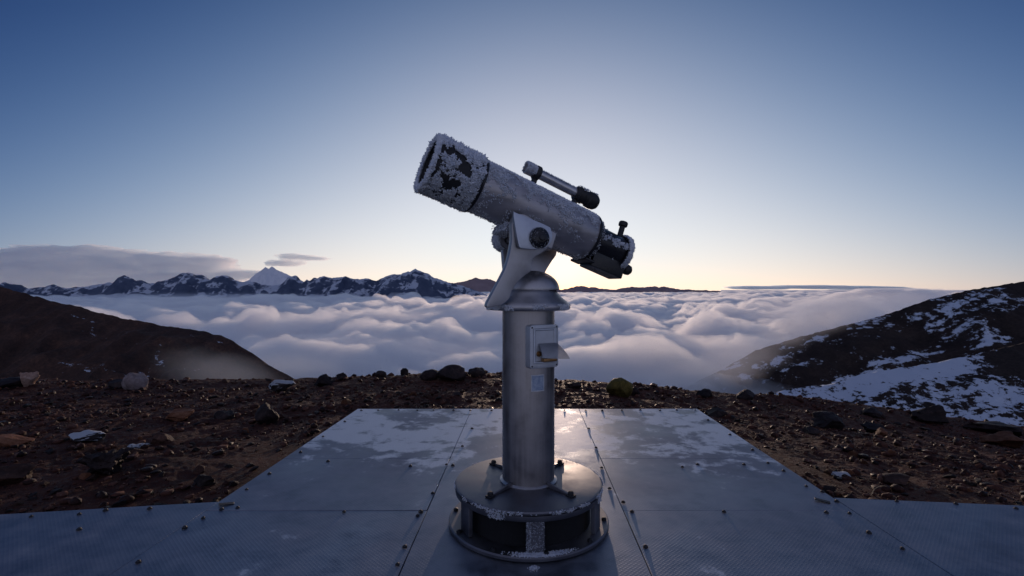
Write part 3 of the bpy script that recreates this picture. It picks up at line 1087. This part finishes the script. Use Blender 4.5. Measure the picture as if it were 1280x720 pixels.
for a in (R(-131), R(-47), R(50), R(131)):
    Mr = T0 @ Matrix.Rotation(a, 4, 'Z')
    pts = [Mr @ Vector(v) for v in ((.12, -.006, .2125), (.30, -.006, .2125), (.30, -.006, .220), (.135, -.006, .238), (.12, -.006, .238))]
    obj('gusset', prism(pts, (Mr.to_3x3() @ Vector((0, .012, 0))), .002, 1), M_['drum'], base)
    b = merge(boxm(.04, .034, .008, Mr @ Matrix.Translation((.285, 0, .2165)), .002, 1), lathe([(0, .017), (.009, .0165), (.0135, .012), (.014, 0)], 8, Mr @ Matrix.Translation((.285, 0, .2205))))
    obj('bolt', b, M_['boltm'], base)

pole = obj('pole', lathe([(.134, .2127), (.134, 1.10)], 96, T0), M_['steel'], tel)
obj('weld_ring', lathe([(.134, .213), (.146, .213), (.147, .219), (.140, .225), (.134, .227)], 96, T0, closed=True), M_['cast'], pole)

zc = lambda py: CAMZ - (py - 360) / F * 2.56
col_prof = [(.134, zc(386)), (.200, zc(387)), (.2085, zc(385.2)), (.2125, zc(382)), (.208, zc(379.5)), (.196, zc(376.5)), (.170, zc(371.5)), (.152, zc(366)), (.1425, zc(362.6)), (.136, zc(362.2))]
collar = obj('collar', lathe(col_prof, 96, T0, ang=50), M_['cast'], tel)
dome_prof = [(.138, zc(362.6))] + [(.139 * math.cos(t_), zc(362.0) + .098 * math.sin(t_)) for t_ in np.linspace(0, math.pi / 2 - .02, 14)] + [(0, zc(362.0) + .098)]
obj('dome', lathe(dome_prof, 96, T0 @ Matrix.Translation((.022, .01, 0)), ang=60), M_['cast'], collar)

# frame of the optics: azimuth turned so the objective comes toward the camera
YAW, PIT = R(25), R(19.5)
f_ = Vector((-math.cos(YAW), -math.sin(YAW), 0))
l_ = Vector((math.sin(YAW), -math.cos(YAW), 0))
u_ = (f_ * math.cos(PIT) + Vector((0, 0, 1)) * math.sin(PIT)).normalized()
n_ = u_.cross(l_).normalized()
Q = Vector((.108, 2.58, 1.592))
Mt = axisM(Q, l_, n_, u_)          # lathe axis Z -> u (forward)
P = Q - n_ * .145
RT = .131


def plane_pt(pxx, pyy, p0, nrm):
    d = Vector(((pxx - 640) / F, 1, -(pyy - 360) / F))
    o_ = Vector((0, 0, CAMZ))
    k = (Vector(p0) - o_).dot(nrm) / d.dot(nrm)
    return o_ + d * k


# yoke arms
def arm(outline, top, bottom, thick, name):
    """outline (photo px) on a leaning plane through lateral offsets top (trunnion) and bottom (collar)"""
    pt = P + l_ * top
    pb = Vector((PX, PY, zc(382))) + l_ * bottom
    up = (pt - pb)
    up = up - f_ * up.dot(f_)
    nrm = f_.cross(up).normalized()
    if nrm.dot(l_) < 0: nrm = -nrm
    pts = [plane_pt(a, b, pt, nrm) for a, b in spline(outline, 4)]
    return obj(name, prism(pts, -nrm * thick, .006, 2), M_['cast'], tel)


near_arm = [(641, 274), (656, 268), (680, 286), (687, 300), (684, 311), (676, 317), (668, 322), (664.5, 329), (664.5, 338), (657, 344), (648, 352), (640, 364), (636, 374), (627, 381), (611, 385), (608.5, 381), (615, 368), (623, 353), (632, 335), (637, 318), (640, 300)]
arm(near_arm, .158, .12, .034, 'yoke_arm')
far_arm = [(629, 296), (640, 284), (690, 300), (696, 316), (689, 328), (681, 343), (684, 356), (690, 368), (640, 370), (634, 352), (630, 330)]
arm(far_arm, -.122, -.06, .034, 'yoke_arm')

# bracket plates on the trunnion
tri = [(642, 266.5), (647, 266.5), (684, 282), (689, 287), (690.5, 297), (687, 306), (676, 311.5), (653, 310.5), (648.5, 306), (645, 288)]
ppt = P + l_ * .186
pts = [plane_pt(a, b, ppt, l_) for a, b in spline(tri, 4)]
obj('trunnion_plate', prism(pts, -l_ * .022, .004, 2), M_['plate'], tel)
Mk = axisM(plane_pt(674, 297.5, P + l_ * .186, l_), f_, Vector((0, 0, 1)), l_)
knob = obj('pivot_knob', lathe([(0, .030), (.020, .030), (.034, .026), (.044, .020), (.050, .012), (.052, .004), (.053, 0), (.045, -.002)], 20, Mk, ang=25), M_['black'], tel)
obj('knob_cap', lathe([(0, .036), (.012, .036), (.016, .0335), (.017, .029)], 8, Mk, ang=20), M_['black'], knob)
Mk2 = axisM(plane_pt(631.5, 300, P - l_ * .15, l_), f_, Vector((0, 0, 1)), l_)
housing = obj('pivot_housing', lathe([(.030, .05), (.052, .05), (.056, .045), (.056, -.045), (.050, -.05), (.0, -.05)], 32, Mk2), M_['cast'], tel)
obj('pivot_bore', lathe([(.030, .0495), (.030, -.03), (0, -.03)], 32, Mk2), M_['dark'], housing)

# cradle saddle below the tube
sd = merge(boxm(.17, .25, .10, Matrix.Translation(Q - n_ * .128 - u_ * .03) @ axisM((0, 0, 0), u_, l_, n_), .02, 3),
           boxm(.05, .16, .05, Matrix.Translation(Q - n_ * .142 + u_ * .12) @ axisM((0, 0, 0), u_, l_, n_), .012, 2))
obj('saddle', sd, M_['cast'], tel)

# main tube
L_F, L_J, L_R = .587, .348, -.351
tube = obj('tube', lathe([(.0, L_R), (RT * .6, L_R), (RT * .985, L_R), (RT, L_R + .004), (RT, L_J + .02)], 96, Mt), M_['tube'], tel)
obj('tube_rim', lathe([(RT - .004, L_R - .004), (RT + .004, L_R - .004), (RT + .006, L_R), (RT + .006, L_R + .008), (RT + .001, L_R + .010)], 96, Mt, closed=False), M_['black'], tube)
obj('clamp_ring', lathe([(RT - .001, L_J - .012), (RT + .010, L_J - .012), (RT + .012, L_J - .008), (RT + .012, L_J - .001), (RT, L_J)], 96, Mt), M_['black'], tube)
RS = .136
shield = obj('dew_shield', lathe([(RT, L_J + .001), (RS - .002, L_J + .001), (RS, L_J + .004), (RS, L_F - .004), (RS - .003, L_F), (RS - .012, L_F), (RS - .014, L_F - .004), (RS - .014, L_J + .12), (0, L_J + .12)], 96, Mt), M_['blackfrost'], tel)
obj('objective_lens', lathe([(0, L_J + .138), (.05, L_J + .136), (.09, L_J + .130), (RS - .016, L_J + .122)], 64, Mt), M_['lens'], shield)

# finder scope
FC = Q + n_ * .195 + l_ * .02
Mf = axisM(FC, l_, n_, u_)
finder = obj('finder_scope', lathe([(0, -.20), (.024, -.20), (.024, .065), (.027, .068), (.030, .072), (.031, .120), (.029, .124), (.024, .124), (.023, .110), (0, .108)], 48, Mf), M_['satin'], tel)
obj('finder_eyepiece', lathe([(.024, -.195), (.036, -.20), (.042, -.206), (.043, -.240), (.037, -.246), (.037, -.268), (.044, -.275), (.046, -.300), (.042, -.322), (.032, -.336), (.018, -.343), (0, -.345)], 40, Mf, ang=30), M_['rubber'], finder)
for zf in (.055, -.205):
    ring = lathe([(.0245, zf - .014), (.036, zf - .014), (.039, zf - .010), (.039, zf + .010), (.036, zf + .014), (.0245, zf + .014)], 40, Mf, closed=True)
    foot = boxm(.030, .052, .024, Mf @ Matrix.Translation((-.004, -.046, zf)), .004, 2)
    obj('finder_ring', merge(ring, foot), M_['rubber'], finder)

# focuser and eye end
focus = obj('focuser', lathe([(.118, L_R), (.120, L_R - .006), (.120, L_R - .030), (.108, L_R - .036), (.090, L_R - .040), (.088, L_R - .21), (.084, L_R - .22), (0, L_R - .221)], 64, Mt, ang=30), M_['black'], tel)
obj('focuser_block', boxm(.12, .165, .215, Mt @ Matrix.Translation((.0, -.066, L_R - .150)), .008, 2), M_['black'], focus)
obj('draw_plate', boxm(.16, .014, .06, Mt @ Matrix.Translation((0, -.128, L_R - .018)), .004, 1), M_['black'], focus)
obj('end_cap', lathe([(.070, L_R - .221), (.094, L_R - .222), (.098, L_R - .228), (.098, L_R - .246), (.092, L_R - .252), (0, L_R - .253)], 48, Mt @ Matrix.Translation((0, .0, 0)), ang=30), M_['black'], focus)
Mkk = Mt @ Matrix.Translation((0, .08, L_R - .205)) @ Matrix.Rotation(R(-90), 4, 'X')
obj('focus_knob', lathe([(.016, 0), (.016, .070), (.024, .074), (.026, .080), (.026, .094), (.022, .100), (0, .101)], 24, Mkk, ang=30), M_['rubber'], focus)
obj('focus_knob', lathe([(0, -.030), (.018, -.028), (.028, -.018), (.031, 0), (.029, .016), (.020, .028), (0, .031)], 24, Mt @ Matrix.Translation((.01, -.072, L_R - .305)), ang=60), M_['rubber'], focus)

# coin box on the post
AZ = R(30)
cb_n = Vector((math.sin(AZ), -math.cos(AZ), 0))
cb_t = Vector((math.cos(AZ), math.sin(AZ), 0))
zu = Vector((0, 0, 1))
c0 = Vector((PX, PY, CAMZ - (433 - 360) / F * 2.43)) + cb_n * .120
Mb = axisM(c0, cb_t, zu, cb_n)     # x right along face, y up, z outward


def rr(wd, ht, r, n=5):
    out = []
    for cx, cy, a0 in ((wd / 2 - r, ht / 2 - r, 0), (-wd / 2 + r, ht / 2 - r, 90), (-wd / 2 + r, -ht / 2 + r, 180), (wd / 2 - r, -ht / 2 + r, 270)):
        for k in range(n + 1):
            a = R(a0 + 90 * k / n)
            out.append((cx + r * math.cos(a), cy + r * math.sin(a)))
    return out


def rplate(wd, ht, z0, z1, r, bev, ox=0, oy=0):
    pts = [Mb @ Vector((x + ox, y + oy, z0)) for x, y in rr(wd, ht, r)]
    return prism(pts, cb_n * (z1 - z0), bev, 2)


coin = obj('coin_box', rplate(.166, .212, -.04, .030, .014, .004), M_['boxsteel'], tel)
# raised frame made of four bars around a recessed door
fr_ = merge(boxm(.010, .170, .006, Mb @ Matrix.Translation((-.060, .004, .033)), .002, 1), boxm(.010, .170, .006, Mb @ Matrix.Translation((.060, .004, .033)), .002, 1),
            boxm(.1098, .010, .006, Mb @ Matrix.Translation((0, .084, .0331)), .002, 1), boxm(.1098, .010, .006, Mb @ Matrix.Translation((0, -.076, .0331)), .002, 1))
obj('door_frame', fr_, M_['plate'], coin)
obj('door', boxm(.108, .148, .003, Mb @ Matrix.Translation((0, .004, .0318)), .001, 1), M_['boxsteel'], coin)
# hood: an awning that swells outward and flares to the right
b = bmesh.new()
rows = []
ns_, na_ = 12, 10
for i in range(ns_ + 1):
    s_ = i / ns_
    row = []
    for k in range(na_ + 1):
        t_ = k / na_
        reach = .036 + .034 * s_ ** 1.6
        xx = -.038 + s_ * .104 + .034 * s_ ** 3 * t_
        yv = .016 - .066 * t_ ** 1.15 - .010 * s_ * t_
        zv = .0335 + reach * math.sin(t_ * math.pi / 2 * .92)
        row.append(b.verts.new(Mb @ Vector((xx, yv, zv))))
    rows.append(row)
for A, B in zip(rows[:-1], rows[1:]):
    for k in range(na_): b.faces.new((A[k], A[k + 1], B[k + 1], B[k]))
bmesh.ops.solidify(b, geom=b.faces[:], thickness=.003)
bmesh.ops.recalc_face_normals(b, faces=b.faces)
smooth_angle(b, 50)
obj('coin_hood', b, M_['boxsteel'], coin)
obj('coin_tray', boxm(.080, .020, .030, Mb @ Matrix.Translation((.016, -.064, .047)), .008, 2), M_['brass'], coin)
slot = obj('coin_slot', lathe([(.0, .012), (.006, .012), (.0065, .004), (.0125, .004), (.014, 0), (.014, -.004)], 24, Mb @ Matrix.Translation((-.036, -.034, .036)), ang=30), M_['brass'], coin)
for sx in (-.072, .072):
    for sy in (-.094, .094):
        obj('screw', lathe([(0, .0025), (.003, .0022), (.0045, 0)], 12, Mb @ Matrix.Translation((sx, sy, .030))), M_['boltm'], coin)

# small blank sticker below the box
AS = R(18.5)
for (wd, ht, rad, mt_, nm) in ((.070, .082, .1352, 'sticker_edge', 'sticker'), (.060, .072, .1360, 'sticker', 'sticker_face')):
    b = bmesh.new()
    zc0 = CAMZ - (479 - 360) / F * 2.43
    rows = []
    for i in range(9):
        a = AS + (i / 8 - .5) * wd / rad
        rows.append([b.verts.new((PX + rad * math.sin(a), PY - rad * math.cos(a), zc0 + sgn * ht / 2)) for sgn in (-1, 1)])
    for A, B in zip(rows[:-1], rows[1:]): b.faces.new((A[0], B[0], B[1], A[1]))
    st_ = obj(nm, b, M_[mt_], tel if nm == 'sticker' else sticker)
    if nm == 'sticker': sticker = st_


# ------------------------------------------------------------------ rime: thousands of little ice needles
def rime(name, pts, nrm, size, parent, spread=.7, per=4, wind=(0, 0, 0)):
    """needle tufts growing from surface points"""
    pts, nrm = np.asarray(pts), np.asarray(nrm)
    n = len(pts)
    if n == 0: return
    sz = np.broadcast_to(np.asarray(size, float), (n,))
    pts = np.repeat(pts, per, 0)
    nr = np.repeat(nrm, per, 0)
    s = np.repeat(sz, per) * rng.uniform(.45, 1.25, n * per)
    d = nr + rng.normal(size=nr.shape) * spread + np.asarray(wind)
    d /= np.linalg.norm(d, axis=1, keepdims=True)
    # keep every needle outward
    dot = (d * nr).sum(1, keepdims=True)
    d = np.where(dot < .1, d + nr * (.25 - dot), d)
    d /= np.linalg.norm(d, axis=1, keepdims=True)
    a = np.cross(d, rng.normal(size=d.shape))
    a /= np.linalg.norm(a, axis=1, keepdims=True)
    c = np.cross(d, a)
    wdt = (s * rng.uniform(.16, .34, len(s)))[:, None]
    base = pts - nr * (s * .12)[:, None]
    mid = base + d * (s * .45)[:, None]
    v = [base, mid + a * wdt, mid - a * wdt * .5 + c * wdt * .87, mid - a * wdt * .5 - c * wdt * .87, base + d * s[:, None]]
    V = np.stack(v, 1).reshape(-1, 3)
    k = (np.arange(len(s)) * 5)[:, None]
    tri_ = np.array([[0, 2, 1], [0, 3, 2], [0, 1, 3], [4, 1, 2], [4, 2, 3], [4, 3, 1]])
    Tt = (k[:, :, None] + tri_[None]).reshape(-1, 3)
    return obj(name, np_mesh(name, V, tris=Tt), M_['rime'], parent)


def cyl_pts(n, M, r, z0, z1):
    th_ = rng.uniform(0, 2 * np.pi, n)
    z_ = rng.uniform(z0, z1, n)
    L_ = np.stack([np.cos(th_), np.sin(th_), np.zeros(n)], 1)
    A = np.array(M.to_3x3())
    o_ = np.array(M.translation)
    loc = L_ * r
    loc[:, 2] = z_
    return loc @ A.T + o_, L_ @ A.T, th_, z_


ta = lambda th_: np.cos(th_)         # toward the near side (local x = l)
tb = lambda th_: np.sin(th_)         # toward the upper side (local y = n)

# dew shield: nearly buried, with dark bare patches on the near flank
p_, nn_, th_, z_ = cyl_pts(12000, Mt, RS, L_J + .004, L_F)
s_ax = (z_ - L_J) / (L_F - L_J)
tw_ = th_ - np.where(th_ > 4.0, 2 * np.pi, 0)
spot = lambda a, b_, wa, wb: np.exp(-((tw_ - a) / wa) ** 2 - ((s_ax - b_) / wb) ** 2)
bare = np.maximum.reduce([spot(.42, .66, .34, .42), spot(-.62, .60, .46, .20), spot(-.1, .95, 1.0, .07), spot(.05, .40, .30, .22) * .9])
msk = fbm(p_[:, 0] * 24, p_[:, 1] * 24, p_[:, 2] * 24, 4, .7)
keep = msk + .55 * (rng.random(len(msk)) - .5) > -.60 + 1.6 * bare
rime('frost', p_[keep], nn_[keep], np.clip(.0145 + .010 * msk[keep] + rng.normal(0, .003, keep.sum()), .006, .03) * (.8 + .3 * np.clip(nn_[keep][:, 2], -.6, .6)), shield, .75, 4)
rime('frost', p_[keep][::9], nn_[keep][::9], rng.uniform(.018, .034, len(p_[keep][::9])) * (.55 + .45 * np.clip(nn_[keep][::9][:, 2] + .4 - nn_[keep][::9][:, 0], 0, 1)), shield, .6, 2)
# front lip ring and inner lip
a_ = rng.uniform(0, 2 * np.pi, 2600)
A = np.array(Mt.to_3x3())
rr_ = RS - rng.uniform(0, .014, 2600)
loc = np.stack([np.cos(a_) * rr_, np.sin(a_) * rr_, np.full(2600, L_F - .001)], 1)
nl = np.stack([np.cos(a_) * .5, np.sin(a_) * .5, np.full(2600, .85)], 1)
rime('frost', loc @ A.T + np.array(Q), nl @ A.T, rng.uniform(.010, .024, 2600), shield, .6, 4)

# tube: heavier along the top, scattered on the flank
p_, nn_, th_, z_ = cyl_pts(26000, Mt, RT, L_R + .012, L_J - .014)
msk = fbm(p_[:, 0] * 13, p_[:, 1] * 13, p_[:, 2] * 13, 4, .6)
upn = nn_[:, 2]
midz = np.exp(-((z_ - .02) / .22) ** 2)
keep = (msk + .95 * upn + .28 * midz + .12 * (rng.random(len(z_)) - .5)) > .46
rime('frost', p_[keep], nn_[keep], np.where(upn[keep] > .7, .0125, .0085), tube, .8, 3)
# under-edge fringe
keep = (msk > .1) & (upn < -.2)
rime('frost', p_[keep][:1100], nn_[keep][:1100], .0085, tube, .8, 3)

# finder
p_, nn_, th_, z_ = cyl_pts(1500, Mf, .0305, .068, .124)
keep = nn_[:, 2] + .5 * fbm(p_[:, 0] * 40, p_[:, 1] * 40, p_[:, 2] * 40, 2) > -.25
rime('frost', p_[keep], nn_[keep], .010, finder, .75, 3)
p_, nn_, th_, z_ = cyl_pts(1800, Mf, .024, -.19, .05)
keep = nn_[:, 2] > .72
rime('frost', p_[keep], nn_[keep], .009, finder, .75, 3)
p_, nn_, th_, z_ = cyl_pts(900, Mf, .045, -.33, -.2)
keep = (nn_[:, 2] + .8 * fbm(p_[:, 0] * 30, p_[:, 1] * 30, p_[:, 2] * 30, 2) > .75)
rime('frost', p_[keep], nn_[keep], .0075, finder, .75, 3)

# focuser: streak on the near flank and the end cap
p_, nn_, th_, z_ = cyl_pts(5000, Mt, .089, L_R - .22, L_R - .045)
msk = fbm(p_[:, 0] * 35, p_[:, 1] * 35, p_[:, 2] * 35, 3, .6)
tt = np.arctan2(np.sin(th_ - .25), np.cos(th_ - .25))
keep = (np.exp(-(tt / .28) ** 2) * .9 + msk * .8 + (nn_[:, 2] > .85) * .25) > .72
rime('frost', p_[keep], nn_[keep], .0095, focus, .8, 3)
p_, nn_, th_, z_ = cyl_pts(1800, Mt, .099, L_R - .250, L_R - .224)
keep = (nn_ @ np.array(l_) > -.2) | (nn_[:, 2] > .1)
rime('frost', p_[keep], nn_[keep], .014, focus, .7, 4, wind=tuple(-np.array(u_) * .4))
p_, nn_, th_, z_ = cyl_pts(700, Mt, .121, L_R - .030, L_R - .006)
keep = msk[:700] > -.1
rime('frost', p_[keep], nn_[keep], .006, focus, .8, 3)
# pivot housing, knob, saddle
p_, nn_, th_, z_ = cyl_pts(1500, Mk2, .056, -.045, .05)
rime('frost', p_, nn_, .012, housing, .7, 3)
p_, nn_, th_, z_ = cyl_pts(260, Mk, .05, .004, .02)
rime('frost', p_[:90], nn_[:90], .005, knob, .8, 3)
a_ = rng.uniform(0, 2 * np.pi, 130)
r0_ = .046 * np.sqrt(rng.random(130))
loc = np.array(Mk.translation) + np.outer(np.cos(a_) * r0_, np.array(f_)) + np.outer(np.sin(a_) * r0_, (0, 0, 1)) + np.array(l_) * .026
rime('frost', loc[:60], np.repeat(np.array(l_)[None], 60, 0), .004, knob, .8, 3)
n = 900
u1 = rng.uniform(.085, .155, n)
l1 = rng.uniform(-.08, .09, n)
loc = np.array(Q) - np.outer(rng.uniform(.13, .168, n), np.array(n_)) + np.outer(u1, np.array(u_)) + np.outer(l1, np.array(l_))
nl = np.repeat((-np.array(n_) * .7 + np.array(l_) * .6)[None], n, 0)
rime('frost', loc, nl, .013, tel, .8, 3)
# collar lip
p_, nn_, th_, z_ = cyl_pts(2600, T0, .2115, zc(386), zc(380))
msk = fbm(p_[:, 0] * 9, p_[:, 1] * 9, p_[:, 2] * 9, 3)
keep = (msk + .5 * (np.abs(nn_[:, 0]) - .5)) > -.05
rime('frost', p_[keep], nn_[keep], .0085, collar, .8, 3)
# pole edges
p_, nn_, th_, z_ = cyl_pts(5000, T0, .1345, .24, 1.09)
keep = (nn_[:, 0] < -.93) & (rng.random(5000) < .6) | ((nn_[:, 0] > .95) & (rng.random(5000) < .25))
rime('frost', p_[keep], nn_[keep], .0042, pole, .8, 3)
# drum rim, posts, flange
p_, nn_, th_, z_ = cyl_pts(5200, T0, .3765, .168, .209)
msk = fbm(p_[:, 0] * 8, p_[:, 1] * 8, p_[:, 2] * 8, 3)
keep = msk + .55 * (z_ > .196) > .5
rime('frost', p_[keep], nn_[keep], .0075, base, .8, 3)
n = 700
yy_ = rng.uniform(-.041, .041, n)
keep = rng.random(n) < .25 + .7 * (yy_ < -.02)
a0 = R(-87)
Mr = np.array((T0 @ Matrix.Rotation(a0, 4, 'Z')).to_3x3())
loc = np.stack([np.full(n, .3695), yy_, rng.uniform(.03, .166, n)], 1)[keep] @ Mr.T + np.array([PX, PY, 0])
rime('frost', loc, np.repeat((np.array([1, 0, 0]) @ Mr.T)[None], len(loc), 0), .0045, base, .8, 3)
n = 900
a_ = R(-84) + rng.normal(0, .16, n)
r_ = rng.uniform(.372, .404, n)
loc = np.stack([PX + r_ * np.cos(a_), PY + r_ * np.sin(a_), np.full(n, .029)], 1)
rime('frost', loc, np.repeat(np.array([[0, -.3, 1.]]), n, 0), .0085, base, .8, 3)
lump = on_deck = np.array([W(667, 712, F * CAMZ / 352.)])
n = 120
loc = np.repeat(lump, n, 0) + rng.normal(size=(n, 3)) * np.array([.009, .008, .003]) + np.array([0, 0, .003])
clump = rime('frost_clump', loc, np.repeat(np.array([[0, 0, 1.]]), n, 0), .009, None, .8, 3)
tag(clump, 'small white clump of fallen frost on the deck before the base', 'frost clump')

# ------------------------------------------------------------------ render settings
sc.view_settings.view_transform = 'Standard'
sc.view_settings.look = 'None'
sc.view_settings.exposure = 0
cy = sc.cycles
cy.max_bounces = 42
cy.diffuse_bounces = 3
cy.glossy_bounces = 3
cy.transmission_bounces = 2
cy.volume_bounces = 40
cy.transparent_max_bounces = 48
cy.use_denoising = True
cy.sample_clamp_indirect = 4
cy.caustics_reflective = False
cy.caustics_refractive = False
